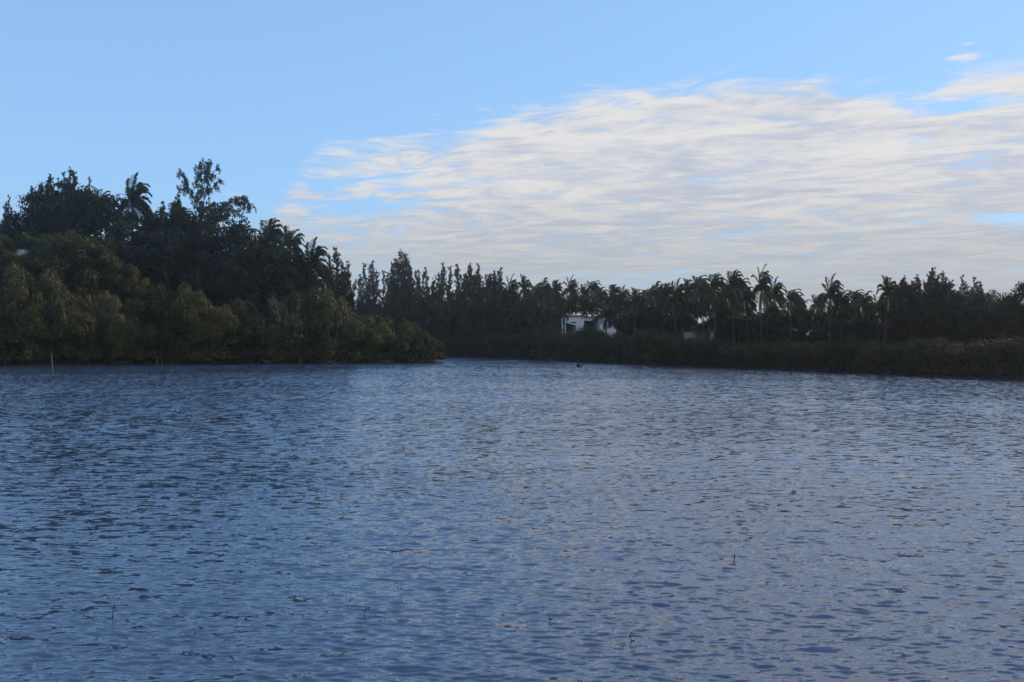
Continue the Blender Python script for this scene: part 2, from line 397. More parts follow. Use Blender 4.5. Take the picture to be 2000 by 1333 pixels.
def needle_sprays(V3, p0, p1, n, ln, up, spread):
    """thin cards along a twig"""
    q = rg.random(n); base = p0 * (1 - q)[:, None] + p1 * q[:, None]
    d = unit((p1 - p0)[None, :] * .5 / (np.linalg.norm(p1 - p0) + 1e-6) + rg.normal(size=(n, 3)) * spread + np.array([0, 0, up]))
    l = ln * (.5 + rg.random(n))[:, None]; c = base + d * l * .5
    side = unit(np.cross(d, rg.normal(size=(n, 3))))
    V3[0].append(c); V3[1].append(d * l * .5); V3[2].append(side * (.028 + .03 * rg.random((n, 1))))
def make_casuarina(hgt=20.0, wid=7.0, leaders=3, low=.12, dense=1.0, lean=.0):
    e = empty('casuarina_tree'); V, Fc = [], []; V3 = [[], [], []]
    for k in range(leaders):
        a = rg.random() * 6.28; off = 0 if k == 0 else wid * (.10 + .22 * rg.random())
        hk = hgt * (1 if k == 0 else .78 + .19 * rg.random())
        top = np.array([off * math.cos(a) + lean * hk, off * math.sin(a), hk])
        p = bend((0, 0, -1.5), top, 0, 8, .22); p = np.array(p)
        p[1:, :2] += np.outer(np.sin(np.linspace(0, 1, 7) * math.pi) * .3, (math.cos(a), math.sin(a)))
        tube(p, np.linspace(.30 if k == 0 else .18, .02, 8), 6, V, Fc)
        nb = int(64 * hk / 20 * dense)
        for i in range(nb):
            q = low + (1 - low) * (i + rg.random()) / nb; z = q * 7; j = min(int(z), 6); s = p[j] * (1 - (z - j)) + p[j + 1] * (z - j)
            env = (1 - q) ** .8 * (.55 + .45 * min(1, q * 4)) + .10; tp = .5 + .5 * (1 - q) ** .6
            bl = wid * .5 * env * (.25 + 1.15 * rg.random() ** 1.3); aa_ = rg.random() * 6.28; upz = .35 + .75 * q + .4 * rg.normal()
            d = unit(np.array([math.cos(aa_), math.sin(aa_), upz])); tip = s + d * bl
            tube([s, s + d * bl * .5 + np.array([0, 0, -.05 * bl]), tip], [.05, .03, .012], 4, V, Fc)
            ns = int((10 + 34 * bl) * dense)
            needle_sprays(V3, s + d * bl * .12, tip, ns, .62 * tp, .3, .75)
            for _ in range(3):
                m0 = s + d * bl * (.4 + .5 * rg.random()); m1 = m0 + unit(d + rg.normal(size=3) * .6 + np.array([0, 0, .35])) * bl * .42
                needle_sprays(V3, m0, m1, int(ns * .4), .5 * tp, .4, .7)
        needle_sprays(V3, p[6], p[7], int(18 * dense), .45, .6, .9)
    C_, A_, B_ = map(np.concatenate, V3); v, f = cards(C_, A_, B_)
    mesh('crown', v, f, M['needle'], e, tint=rg.random(len(f)))
    mesh('trunk', V, Fc, M['bark'], e); e['H'] = hgt; return e

def make_palm(hgt=13.0, fr=4.2, wind=.55, nf=36, lean=.06, dead=3):
    e = empty('coconut_palm'); a = rg.random() * 6.28
    top = np.array([lean * hgt * math.cos(a), lean * hgt * math.sin(a), hgt - fr * .62])
    P_ = []
    for i in range(9):
        q = i / 8; P_.append(np.array([top[0] * q ** 1.8, top[1] * q ** 1.8, -1.2 + (top[2] + 1.2) * q]))
    V, Fc = [], []; tube(P_, [.26, .20, .17, .16, .15, .145, .14, .15, .17], 7, V, Fc); mesh('trunk', V, Fc, M['palmbark'], e)
    C_, A_, B_, T = [], [], [], []; RV, RF = [], []
    for i in range(nf + dead):
        dd = i >= nf
        q = ((i + .5) / nf) ** 1.15; az_ = i * 2.39996 + rg.normal() * .12
        ev = R(80 - 82 * q + 8 * rg.normal()) if not dd else R(-50 - 22 * rg.random())
        d = np.array([math.cos(az_) * math.cos(ev), math.sin(az_) * math.cos(ev), math.sin(ev)])
        ln = fr * (.82 + .25 * rg.random()) * (.72 if dd else 1) * (.78 if q < .1 else 1); p = top + d * .12; pts = [p.copy()]; dirs = [d]
        n = 13
        for s in range(n):
            d = unit(d + np.array([wind * .09, wind * .02, -.05 - .05 * (1 - abs(d[2])) - .11 * s / n]) * (1.2 if not dd else .5))
            p = p + d * ln / n; pts.append(p.copy()); dirs.append(d)
        tube(pts[::3], np.linspace(.05, .012, len(pts[::3])), 3, RV, RF)
        pts = np.array(pts); dirs = np.array(dirs)
        for sgn in (-1, 1):
            K = 44; qq = (np.arange(K) + .6 + .4 * rg.random(K)) / (K + .5); qq = .10 + .90 * qq; z = qq * n; j = np.minimum(z.astype(int), n - 1); fr_ = (z - j)[:, None]
            s0 = pts[j] * (1 - fr_) + pts[j + 1] * fr_; dd_ = dirs[j]
            side = unit(np.cross(dd_, np.array([0, 0, 1.0]) + 1e-4)) * sgn
            ll = (1.15 * np.sin(np.pi * (.12 + .82 * qq)) ** .6 * fr / 4.2)[:, None]
            ld = unit(dd_ * (.55 + .5 * qq[:, None]) + side * .9 + np.array([wind * .25, 0, -.26 - .3 * rg.random()]) + rg.normal(size=(K, 3)) * .12)
            C_.append(s0 + ld * ll * .5); A_.append(ld * ll * .5); B_.append(unit(np.cross(ld, side + np.array([0, 0, .6]))) * .055 + dd_ * .03)
            T.append(np.full(K, 1.0 if dd else .25 + .5 * rg.random()) + .15 * rg.random(K))
    C_, A_, B_, T = map(np.concatenate, (C_, A_, B_, T)); v, f = cards(C_, A_, B_)
    v = np.concatenate([v, np.array(RV)]); nb = len(C_) * 4
    RF4 = np.array([q for q in RF if len(q) == 3], dtype=int)
    RFq = np.array([q for q in RF if len(q) == 4], dtype=int) + nb
    f = np.concatenate([f, RFq]); T = np.concatenate([T, np.full(len(RFq), .55)])
    mesh('crown', v, f, M['frond'], e, tint=T)
    V, Fc = [], []
    for i in range(7):
        a = rg.random() * 6.28; c = top + np.array([.14 * math.cos(i * .9), .14 * math.sin(i * .9), -.16 - .02 * i])
        tube([c + np.array([0, 0, z]) for z in (-.16, -.08, .05, .15)], [.04, .13, .13, .04], 6, V, Fc)
    mesh('coconuts', V, Fc, M['bark'], e)
    e['H'] = hgt; return e

def make_bare(hgt=6.0, wid=5.0, n=12):
    e = empty('bare_shrub'); V, Fc = [], []; W, Gc = [], []
    for i in range(n):
        a = rg.random() * 6.28; r = wid * .5 * (.3 + .7 * rg.random()); tip = np.array([r * math.cos(a), r * math.sin(a), hgt * (.6 + .4 * rg.random())])
        p = bend((0, 0, -.8), tip, .3, 7, .12); tube(p, np.linspace(.05, .018, 7), 4, V, Fc)
        for k in range(22):
            j = 2 + int(rg.random() * 4.9); s = np.array(p[j]); d = unit(rg.normal(size=3) + np.array([math.cos(a), math.sin(a), 1.0])) * (.7 + 1.1 * rg.random())
            tube([s, s + d * .5 + rg.normal(size=3) * .05, s + d], [.03, .022, .012], 3, W, Gc)
    mesh('trunk', V, Fc, M['twig'], e); mesh('twigs', W, Gc, M['twig'], e); e['H'] = hgt; return e

# prototypes (each one is later moved to its first place, then copied)
POOL = {
    'mangrove': [make_mangrove(8, 8, 'mangrove', 22 + 2 * i) for i in range(6)],
    'mangrove_far': [make_mangrove(6, 8, 'mangrove_far', 20, 120) for i in range(4)],
    'leafy': [make_broadleaf(16, 11 + i, low=.08) for i in range(4)],
    'slope': [make_broadleaf(13, 10, 'mangrove', 40, 130, .21, .1) for i in range(4)],
    'casuarina': [make_casuarina(20, 8, 5), make_casuarina(20, 7, 3), make_casuarina(20, 9, 6), make_casuarina(20, 6.5, 2), make_casuarina(20, 8, 4, lean=.04)],
    'palm': [make_palm(13, 4.0, .6), make_palm(13, 3.8, 1.1, 34, .1), make_palm(13, 4.2, .6, 38, .03), make_palm(13, 3.9, 1.3, 34, .06), make_palm(13, 3.6, .4, 34, .12)],
    'bare': [make_bare(6, 5), make_bare(6, 6, 13)],
}
USED = {}
NAMES = {'mangrove': 'mangrove_tree', 'mangrove_far': 'mangrove_tree', 'leafy': 'leafy_tree', 'slope': 'leafy_tree', 'casuarina': 'casuarina_tree', 'palm': 'coconut_palm', 'bare': 'bare_shrub'}
CATS = {'mangrove': 'mangrove', 'mangrove_far': 'mangrove', 'leafy': 'tree', 'slope': 'tree', 'casuarina': 'tree', 'palm': 'palm tree', 'bare': 'shrub'}
def place(kind, i, px, top, dist, label, group, wscale=1.0, rot=None, sink=0.0):
    """put plant i of a kind at bearing px, distance dist, tall enough to reach row `top`"""
    i %= len(POOL[kind]); x = (px - 1000) / F * dist; z0 = gz(x, dist) - sink
    ht = H + (HY - top) / F * dist - z0
    src = POOL[kind][i]
    if (kind, i) in USED: o = copy_tree(src)
    else: o = src; USED[(kind, i)] = True
    s = max(ht, 1.0) / src['H']
    o.location = (x, dist, z0)
    sw = -wscale if wscale < 0 else s * wscale      # a negative value is the width scale itself
    o.scale = (sw, sw, s); o.rotation_euler = (0, 0, rnd.random() * 6.28 if rot is None else rot)
    tag(o, label, CATS[kind], group)
    return o

def dleft(px):      # distance of the left bank's waterline at a bearing
    return float(np.interp(px, [-60, 0, 202, 399, 596, 773, 847], [176, 181, 190, 194, 197.5, 203, 206.5]))
def dfar(px):
    if px < 860: return float(np.interp(px, [560, 633, 860], [325, 318, 289]))
    wy = np.interp(px, [860, 900, 1000, 1130, 1230, 1430, 1630, 2000, 2100], [695, 696.4, 700.8, 706.8, 712, 719.6, 727.6, 743.6, 748])
    return H * F / (wy - HY)

# ---- left bank, waterside row of mangroves: bearing, top row, label
ROW1 = [(-38, 610, None), (4, 632, 'dark green mangrove cut by the left edge of the photo at the waterline'),
 (52, 590, 'olive mangrove just left of the leaning pole, first full crown of the waterside row'),
 (102, 585, 'brown-tinged mangrove directly behind the leaning pole'),
 (152, 602, 'low bushy mangrove just right of the leaning pole'),
 (203, 625, 'low dark mangrove right below the grey bare shrub'),
 (252, 600, 'dense green mangrove at the waterline below the tall lone palm'),
 (300, 628, 'short rounded mangrove overhanging pale roots right of the tall lone palm'),
 (344, 572, 'tall bright green mangrove with a rounded head standing out of the waterside row'),
 (392, 625, 'short mangrove at the waterline below the sparse high tree'),
 (440, 600, 'broad green mangrove touching the water just left of the forked dead branch'),
 (492, 596, 'dull green mangrove above the forked dead branch at the waterline'),
 (545, 608, 'yellowish brown mangrove at the waterline below the brown bare shrub'),
 (592, 610, 'olive mangrove over the pale driftwood below the rightmost bank palm'),
 (640, 612, 'green mangrove at the waterline under the lone casuarina pair'),
 (690, 622, 'rounded mangrove of the waterside row right of the lone casuarina pair'),
 (735, 632, 'mangrove of the waterside row, fourth crown back from the point'),
 (778, 640, 'low spreading mangrove, third crown back from the point'),
 (814, 640, 'small brownish mangrove, second crown back from the point'),
 (846, 654, 'smallest mangrove on the very tip of the left bank, leaning over the water')]
G1 = 'mangroves along the waterline of the left bank'
for i, (px, top, lab) in enumerate(ROW1):
    lab = lab or 'mangrove just outside the left edge of the photo'
    if px == -38: continue
    dd = dleft(px) + 2.2
    wsc = -(1.0 if px < 800 else .66 if px > 830 else .85)
    place('mangrove', i, px, top, dd, lab, G1, wsc)
ROW2 = [(-8, 555, 'yellow-olive mangrove above the left-edge crown at the photo edge'), (38, 512, 'tall yellow-olive mangrove above and left of the leaning pole'),
 (84, 528, 'yellowish mangrove high above the leaning pole, second row'), (132, 540, 'green second-row mangrove above and right of the leaning pole'),
 (182, 552, 'second-row mangrove just left of the grey bare shrub'), (228, 566, 'second-row mangrove just right of the grey bare shrub'),
 (278, 578, 'dark second-row mangrove below the tall lone palm'), (322, 556, 'second-row mangrove with two rounded heads left of the bright green one'),
 (372, 556, 'second-row mangrove below the dark dip under the sparse high tree'), (414, 574, 'second-row mangrove under the drooping side branch of the sparse tree'),
 (462, 570, 'olive second-row mangrove left of the palm clump'), (512, 566, 'brownish second-row mangrove under the leftmost palm of the clump'),
 (560, 562, 'tan second-row mangrove behind the brown bare shrub'), (606, 564, 'second-row mangrove below the rightmost bank palm'),
 (650, 570, 'second-row mangrove at the foot of the lone casuarina pair'), (690, 588, 'second-row mangrove in front of the sky gap beside the casuarinas'),
 (732, 604, 'second-row mangrove where the bank starts to fall towards the point'), (772, 610, 'second-row mangrove behind the low spreading one near the point'),
 (812, 624, 'last second-row mangrove before the tip of the bank')]
for i, (px, top, lab) in enumerate(ROW2):
    place('mangrove', i + 2, px, top, dleft(px) + (7.5 if px < 700 else 5.5), lab, 'second row of mangroves on the left bank', -(1.05 if px < 760 else .8))
ROW3 = [(-25, 476, 'olive tree on the slope cut by the left edge of the photo'), (26, 491, 'olive tree on the slope just below the white wall scrap'),
 (70, 478, 'green tree on the slope right of the white wall scrap'), (112, 452, 'tall olive tree near the top of the left slope'),
 (155, 436, 'highest olive tree on the left slope, under the dark wooded top'), (196, 462, 'olive tree stepping down right of the highest slope tree'),
 (232, 498, 'olive tree on the slope below and left of the tall lone palm'), (266, 536, 'low olive tree on the slope right under the tall lone palm'),
 (305, 548, 'rounded olive tree in the dark hollow between lone palm and sparse tree')]
for i, (px, top, lab) in enumerate(ROW3):
    place('slope', i, px, top, dleft(px) + 18, lab, 'olive trees climbing the left slope', .95)
for i, (px, top, lab) in enumerate([(8, 455, 'dark green tree above the white wall scrap at the left edge'), (52, 450, 'dark green tree behind the slope trees, above the white wall scrap'),
        (128, 446, 'dark green tree filling behind the highest olive tree')]):
    place('slope', i + 1, px, top, dleft(px) + 29, lab, 'olive trees climbing the left slope', .9)

# ---- dark trees behind, with their skyline
REAR = [('leafy', -18, 415, 34, 'dark tree on the hilltop cut by the left edge of the photo'), ('leafy', 28, 418, 36, 'dark tree below the thin wispy shoots near the left edge'),
 ('leafy', 75, 360, 38, 'broad dark tree left of the hilltop summit'), ('leafy', 118, 343, 38, 'biggest dark tree on the hilltop summit'),
 ('leafy', 168, 352, 37, 'dark tree on the right shoulder of the hilltop summit'), ('leafy', 212, 384, 36, 'dark tree tucked left of the tall lone palm'),
 ('leafy', 292, 408, 36, 'dark tree in the notch right of the tall lone palm'), ('leafy', 336, 385, 37, 'dark tree at the foot of the sparse high tree, left side'),
 ('leafy', 378, 385, 37, 'dense dark tree right under the sparse high tree'), ('leafy', 418, 405, 37, 'dark tree below the drooping side branch'),
 ('leafy', 452, 425, 36, 'dark tree under the tip of the drooping side branch'), ('leafy', 484, 448, 34, 'dark tree closing the hilltop wood beside the palm clump'),
 ('leafy', 270, 470, 27, 'lower dark tree under the tall lone palm'), ('leafy', 325, 475, 27, 'lower dark tree left of the sparse high tree trunk'),
 ('leafy', 385, 485, 26, 'lower dark tree beneath the sparse high tree'), ('leafy', 440, 500, 26, 'lower dark tree left of the palm clump'),
 ('leafy', 500, 515, 25, 'lower dark tree beneath the leftmost palm of the clump'), ('leafy', 560, 530, 25, 'lower dark tree beneath the palm clump'),
 ('leafy', 240, 420, 31, 'dark tree behind the trunk of the tall lone palm'), ('leafy', 312, 440, 31, 'dark tree in front of the skyline notch'), ('leafy', 235, 470, 25, 'lower dark tree left of the tall lone palm trunk'),
 ('leafy', 520, 480, 30, 'dark tree behind the palm clump, left half'), ('leafy', 575, 505, 30, 'dark tree behind the palm clump, right half'), ('leafy', 615, 535, 24, 'lower dark tree beneath the rightmost bank palm')]
for i, (k, px, top, back, lab) in enumerate(REAR):
    place(k, i, px, top, dleft(px) + back, lab, 'dark trees on top of the left bank', .85)
WISP = [(18, 384, 1, 'thin wispy tree with open shoots at the left edge of the skyline'), (62, 366, 3, 'feathery tree on the skyline left of the summit'),
 (100, 342, 0, 'feathery tree with several pointed shoots on the summit'), (138, 330, 2, 'tallest feathery tree on the summit of the left bank'),
 (176, 350, 1, 'feathery tree right of the summit'), (318, 396, 3, 'feathery pointed tree left of the sparse high tree'), (348, 368, 1, 'narrow feathery spire beside the sparse high tree'),
 (642, 500, 1, 'slim casuarina left of the lone pair beside the bank palms'), (654, 486, 3, 'tall slim casuarina of the lone pair right of the bank palms'), (680, 512, 0, 'shorter wider casuarina of the lone pair, leaning right')]
for i, (px, top, v_, lab) in enumerate(WISP):
    place('casuarina', v_, px, top, dleft(px) + (33 if px < 600 else 30), lab, 'feathery trees on the left bank skyline', .8 if px < 600 else .85)
PALML = [(256, 358, 36, 'tall lone coconut palm rising above the dark wood on the left', 1.05), (288, 430, 33, 'half-hidden palm crown right of the tall lone palm', .9),
 (527, 432, 30, 'highest palm of the clump on the left bank', 1.0), (562, 452, 29, 'second highest palm of the clump, in its middle', 1.0),
 (606, 482, 28, 'rightmost palm of the left bank clump, crown against clouds', 1.0), (500, 478, 28, 'low palm at the left side of the clump', .9),
 (545, 492, 25, 'low front palm of the clump with pale hanging fronds', 1.0), (582, 500, 26, 'low palm between the middle and rightmost palms of the clump', .9),
 (628, 520, 26, 'low palm at the right foot of the clump beside the casuarinas', .8), (462, 488, 27, 'palm half buried in the dark wood left of the clump', .9),
 (340, 400, 33, 'palm crown showing left of the sparse high tree', .9), (200, 378, 33, 'palm crown buried in the wood left of the tall lone palm', .9)]
for i, (px, top, back, lab, ws) in enumerate(PALML):
    o = place('palm', [2, 0, 0, 4, 2, 1, 2, 0, 4, 2, 0, 4][i], px, top, dleft(px) + back, lab, 'coconut palms on the left bank', -1.18 * ws, rnd.uniform(-.5, .5), 0)

# ---- the sparse high tree: limbs drawn out in space, drooping sprays
def hero_tree():
    e = empty('sparse_tree'); D0 = dleft(390) + 41
    def pt(px, py, dy=0): d = D0 + dy; return np.array([(px - 1000) / F * d, d, H + (HY - py) / F * d])
    base = np.array([(392 - 1000) / F * D0, D0, gz((392 - 1000) / F * D0, D0) - .5])
    fork = pt(392, 420)
    V, Fc = [], []; tube([base, base * .5 + fork * .5 + np.array([.3, .2, 0]), fork], [.55, .42, .30], 8, V, Fc)
    limbs = [[(392, 420), (388, 385), (384, 350), (388, 325)], [(392, 420), (400, 385), (410, 350), (424, 330)], [(392, 420), (378, 385), (360, 350), (350, 334)],
             [(384, 350), (396, 330), (402, 318)], [(400, 385), (414, 368), (430, 352)], [(378, 385), (366, 372), (356, 362)], [(392, 420), (408, 405), (420, 400)],
             [(410, 350), (402, 335), (410, 322)], [(388, 385), (400, 362), (404, 344)],
             [(408, 432), (430, 410), (448, 395), (468, 388)], [(448, 395), (470, 396), (488, 410)], [(430, 410), (452, 410), (470, 424)], [(468, 388), (482, 392), (492, 408)],
             [(392, 420), (400, 430), (408, 432)]]
    C3 = [[], [], []]
    for li, L in enumerate(limbs):
        dy = rg.normal() * .6; P_ = []
        for k, q in enumerate(L):
            P_.append(pt(*q, (0 if k == 0 else dy * k * 1.2)))
        r0 = .17 if li < 3 or li in (9, 13) else .09
        tube(P_, np.linspace(r0, .025, len(P_)), 5, V, Fc)
        for a, b_ in zip(P_[:-1], P_[1:]):
            if li == 13: continue
            for _ in range(10):
                s = a + (b_ - a) * (.15 + .85 * rg.random()); d = unit(rg.normal(size=3) + np.array([0, 0, .25])); ln = .5 + 1.0 * rg.random(); tip = s + d * ln
                tube([s, tip], [.025, .01], 3, V, Fc)
                end = tip + np.array([rg.normal() * .3 + .15, rg.normal() * .3, -.5 - .7 * rg.random()])
                n = 34; q = rg.random(n)[:, None]; base_ = np.where(q < .35, s + (tip - s) * q / .35, tip + (end - tip) * (q - .35) / .65)
                c = base_ + rg.normal(size=(n, 3)) * .15; dd_ = unit(np.array([0.1, 0, -.8]) + rg.normal(size=(n, 3)) * .6)
                sd_ = unit(np.cross(dd_, rg.normal(size=(n, 3))))
                C3[0].append(c); C3[1].append(dd_ * (.16 + .14 * rg.random((n, 1)))); C3[2].append(sd_ * .085)
    C_, A_, B_ = map(np.concatenate, C3); v, f = cards(C_, A_, B_)
    off = base; e.location = off
    mesh('crown', v - off, f, M['dark'], e, tint=.3 + .7 * rg.random(len(f)))
    mesh('trunk', np.array(V) - off, Fc, M['bark'], e)
    tag(e, 'tall sparse tree with see-through drooping foliage and one long side branch', 'tree')
hero_tree()

# ---- bare shrubs among the mangroves
place('bare', 0, 207, 584, dleft(207) + 3.5, 'grey leafless shrub with fine twigs among the left mangroves', None, -1.0)
place('bare', 1, 566, 588, dleft(566) + 3.0, 'brown leafless shrub standing over the yellowish mangrove', None, -1.1)

# ---- far shore: casuarinas
CAS = [(703, 538, 3, 'first casuarina right of the sky gap, short and slim'), (716, 545, 1, 'low casuarina tucked behind the first two of the far shore'),
 (730, 511, 4, 'casuarina with a swept top left of the tallest far one'), (748, 530, 3, 'short casuarina between the swept one and the tallest far one'),
 (768, 522, 1, 'casuarina hugging the left side of the tallest far one'), (783, 490, 2, 'tallest casuarina on the far shore, with many upright spires'), (798, 512, 0, 'casuarina leaning against the right side of the tallest far one'),
 (817, 530, 1, 'plain casuarina right of the tallest group'), (831, 524, 3, 'thin spire casuarina midway along the casuarina row'), (846, 545, 0, 'low casuarina right behind the tip of the left bank'),
 (862, 516, 4, 'full casuarina above the tip of the left bank'), (877, 540, 1, 'short casuarina between two taller ones above the point'), (892, 518, 3, 'slim upright casuarina right of the point'),
 (906, 538, 0, 'short bushy casuarina left of the double-topped one'), (918, 516, 2, 'double-topped casuarina, left half'), (933, 518, 1, 'double-topped casuarina, right half'),
 (976, 524, 4, 'lone casuarina spire leaning right among the palms')]
for i, (px, top, v_, lab) in enumerate(CAS):
    place('casuarina', v_, px, top, dfar(px) + 10 + 5 * (i % 3), lab, 'casuarinas on the far shore', .82)
for i, px in enumerate(range(690, 960, 17)):
    place('leafy' if i % 2 else 'casuarina', i, px, 575 + 14 * (i % 3), dfar(px) + 7 + 4 * (i % 2), 'dark tree crowded in the shade below the far casuarina spires', 'dark understorey below the far casuarinas', .9)

# ---- far shore: coconut palms that stand out
PAL = [(955, 538, 'palm between the double-topped casuarina and the lone spire'), (995, 547, 'palm just right of the lone casuarina spire'), (1018, 543, 'swept palm, second to the right of the lone casuarina spire'),
 (1042, 552, 'lower swept palm, third to the right of the lone casuarina spire'), (1066, 544, 'broad palm crown above the left end of the white house'), (1084, 550, 'palm crown joined to the right of the broad one above the house'),
 (1112, 547, 'palm with a ragged upright crown above the white house'), (1138, 560, 'low palm beside the umbrella-headed palm'), (1156, 547, 'palm with an umbrella-shaped head above the white house'),
 (1175, 562, 'low palm right of the umbrella-headed one'), (1196, 558, 'palm above the right end of the white house'), (1214, 566, 'low palm right of the white house'),
 (1236, 568, 'palm with dark round head midway between the two white buildings'), (1259, 561, 'palm left of the close trio between the buildings'), (1285, 551, 'left palm of the close trio between the buildings'),
 (1300, 556, 'middle palm of the close trio between the buildings'), (1318, 556, 'right palm of the close trio between the buildings'), (1337, 550, 'palm directly left of the tall narrow-headed one'),
 (1361, 536, 'tall narrow-headed palm above the low white building'), (1376, 546, 'palm just right of the tall narrow-headed one'), (1396, 538, 'palm with a spike and wide drooping fronds right of the low white building'),
 (1417, 552, 'lower palm left of the big shaggy-headed one'), (1433, 532, 'big shaggy-headed palm with its trunk bare against the sky'), (1444, 542, 'palm crossing trunks with the big shaggy-headed one'),
 (1462, 562, 'smaller palm left of the tallest leaning palm'), (1486, 531, 'tallest palm on the far shore, trunk leaning against the sky'), (1509, 553, 'palm right beside the tallest leaning one'),
 (1494, 596, 'short young palm below the tallest leaning one'), (1543, 563, 'palm with a wind-bunched head right of the tallest pair'), (1561, 577, 'wide low palm right of the wind-bunched one'),
 (1599, 577, 'low palm left of the star-shaped one'), (1619, 549, 'star-shaped palm standing clear above its neighbours'), (1641, 570, 'palm just right of the star-shaped one'),
 (1665, 565, 'palm midway between the star-shaped and the thin-trunked palm'), (1693, 570, 'palm left of the thin-trunked one'), (1725, 546, 'thin-trunked palm with upright spread fronds by the feathery wood'),
 (1714, 582, 'short palm tucked at the left foot of the thin-trunked one'), (1745, 566, 'palm half merged into the feathery wood')]
for i, (px, top, lab) in enumerate(PAL):
    far = 10 + (i * 7 % 4) * 3.5
    if px in (1486, 1433, 1725, 1619): far = 9
    if 1090 < px < 1215: far = 34 + (i % 3) * 3
    v_ = {1486: 2, 1725: 4, 1619: 2, 1433: 0, 1509: 2}.get(px, i * 2 % 5)
    o = place('palm', v_, px, top, dfar(px) + far, lab, 'coconut palms on the far shore', -(.66 + .16 * rnd.random()) * float(np.interp(px, [1000, 1300, 1500, 2000], [1.0, .88, .8, .72])), rnd.uniform(-.6, .6))
# ---- and the crowd behind and below them
def seg(px):
    return ('palm crowded below the skyline between the casuarinas and the white house' if px < 1095 else 'palm crowded behind the roof of the white house' if px < 1210 else
            'palm crowded below the skyline between the two white buildings' if px < 1345 else 'palm crowded below the skyline right of the low white building' if px < 1480 else
            'palm crowded low between the tallest palm and the star-shaped palm' if px < 1610 else 'palm crowded low between the star-shaped palm and the feathery wood')
for i, px in enumerate(np.arange(940, 1760, 9.0)):
    px = float(px + rnd.uniform(-4, 4)); top = float(np.interp(px, [940, 1100, 1250, 1400, 1440, 1460, 1525, 1550, 1600, 1680, 1700, 1760], [556, 566, 576, 562, 572, 606, 604, 588, 592, 584, 592, 586])) + rnd.uniform(0, 26)
    back = 20 + 10 * rnd.random() if not 1090 < px < 1210 else 38
    place('palm', i, px, top, dfar(px) + back, seg(px), 'crowd of palms: ' + seg(px).split('crowded ')[1], -.72, rnd.uniform(-.6, .6))
for i, px in enumerate(np.arange(946, 1480, 11)):
    px = float(px + rnd.uniform(-5, 5)); top = float(np.interp(px, [946, 1100, 1250, 1400, 1480], [588, 592, 604, 606, 612])) + rnd.uniform(0, 16)
    if 1088 < px < 1206 or 1336 < px < 1402: continue
    place('palm', i + 3, px, top, dfar(px) + 13 + 4 * rnd.random(), seg(px), 'crowd of palms: ' + seg(px).split('crowded ')[1], -.8, rnd.uniform(-.6, .6))
place('palm', 2, 1183, 598, dfar(1183) + 12, 'dark palm standing in front of the right block of the white house', None, -.95, .2)
place('palm', 1, 1098, 604, dfar(1098) + 13, 'dark palm drooping over the left porch of the white house', None, -.75, 2.6)

# ---- dark thicket behind the far mangroves
def tseg(px):
    return ('dark bushy tree in the thicket left of the white house' if px < 1092 else 'dark bushy tree in the thicket between the two white buildings' if px < 1345 else
            'dark bushy tree in the thicket right of the low white building' if px < 1480 else 'dark bushy tree in the thicket around the long hedge' if px < 1680 else
            'dark bushy tree in the thicket below the feathery wood at the right')
for i, px in enumerate(np.arange(905, 2030, 15)):
    px = float(px + rnd.uniform(-5, 5))
    if 1088 < px < 1207: continue
    top = float(np.interp(px, [905, 1000, 1085, 1215, 1300, 1400, 1480, 1560, 1650, 1720, 1800, 2030], [604, 598, 602, 610, 608, 612, 618, 628, 622, 602, 590, 588])) + rnd.uniform(0, 9)
    back = 17 if not 1335 < px < 1400 else 30
    place('leafy', i, px, top, dfar(px) + back + 3 * rnd.random(), tseg(px), 'thicket: ' + tseg(px).split('thicket ')[1], 1.0)
# ---- wooded right end
RW = [('casuarina', 1766, 541, 'feathery tree at the left end of the wood on the right'), ('casuarina', 1790, 538, 'feathery tree, second from the left end of the right-hand wood'),
 ('casuarina', 1816, 525, 'tallest pointed tree of the right-hand wood'), ('casuarina', 1840, 532, 'broad feathery tree right of the tallest pointed one'),
 ('leafy', 1862, 552, 'rounded tree in the dip of the right-hand wood'), ('casuarina', 1880, 540, 'feathery tree with thin upright shoots past the dip in the wood'), ('casuarina', 1902, 543, 'feathery tree with one leaning shoot at its right'),
 ('leafy', 1936, 553, 'round-headed tree with a domed crown near the right edge'), ('leafy', 1972, 560, 'low-domed tree right of the round-headed one'), ('leafy', 2002, 553, 'tree cut by the right edge of the photo'),
 ('leafy', 1778, 548, 'leafy tree filling the left end of the right-hand wood'), ('leafy', 1805, 541, 'leafy tree below the tallest pointed one'), ('leafy', 1832, 544, 'leafy tree below the broad feathery one'),
 ('leafy', 1895, 566, 'leafy tree below the thin-shooted feathery one'), ('leafy', 1918, 575, 'leafy tree at the left foot of the round-headed one'), ('leafy', 1955, 578, 'leafy tree between the two domed crowns')]
for i, (k, px, top, lab) in enumerate(RW):
    place(k, [2, 0, 4, 2, 0, 1, 3][i] if i < 7 else i, px, top, dfar(px) + 20 + 3 * (i % 3), lab, 'wood at the right end of the far shore', {'casuarina': 1.0, 'leafy': .8}[k])
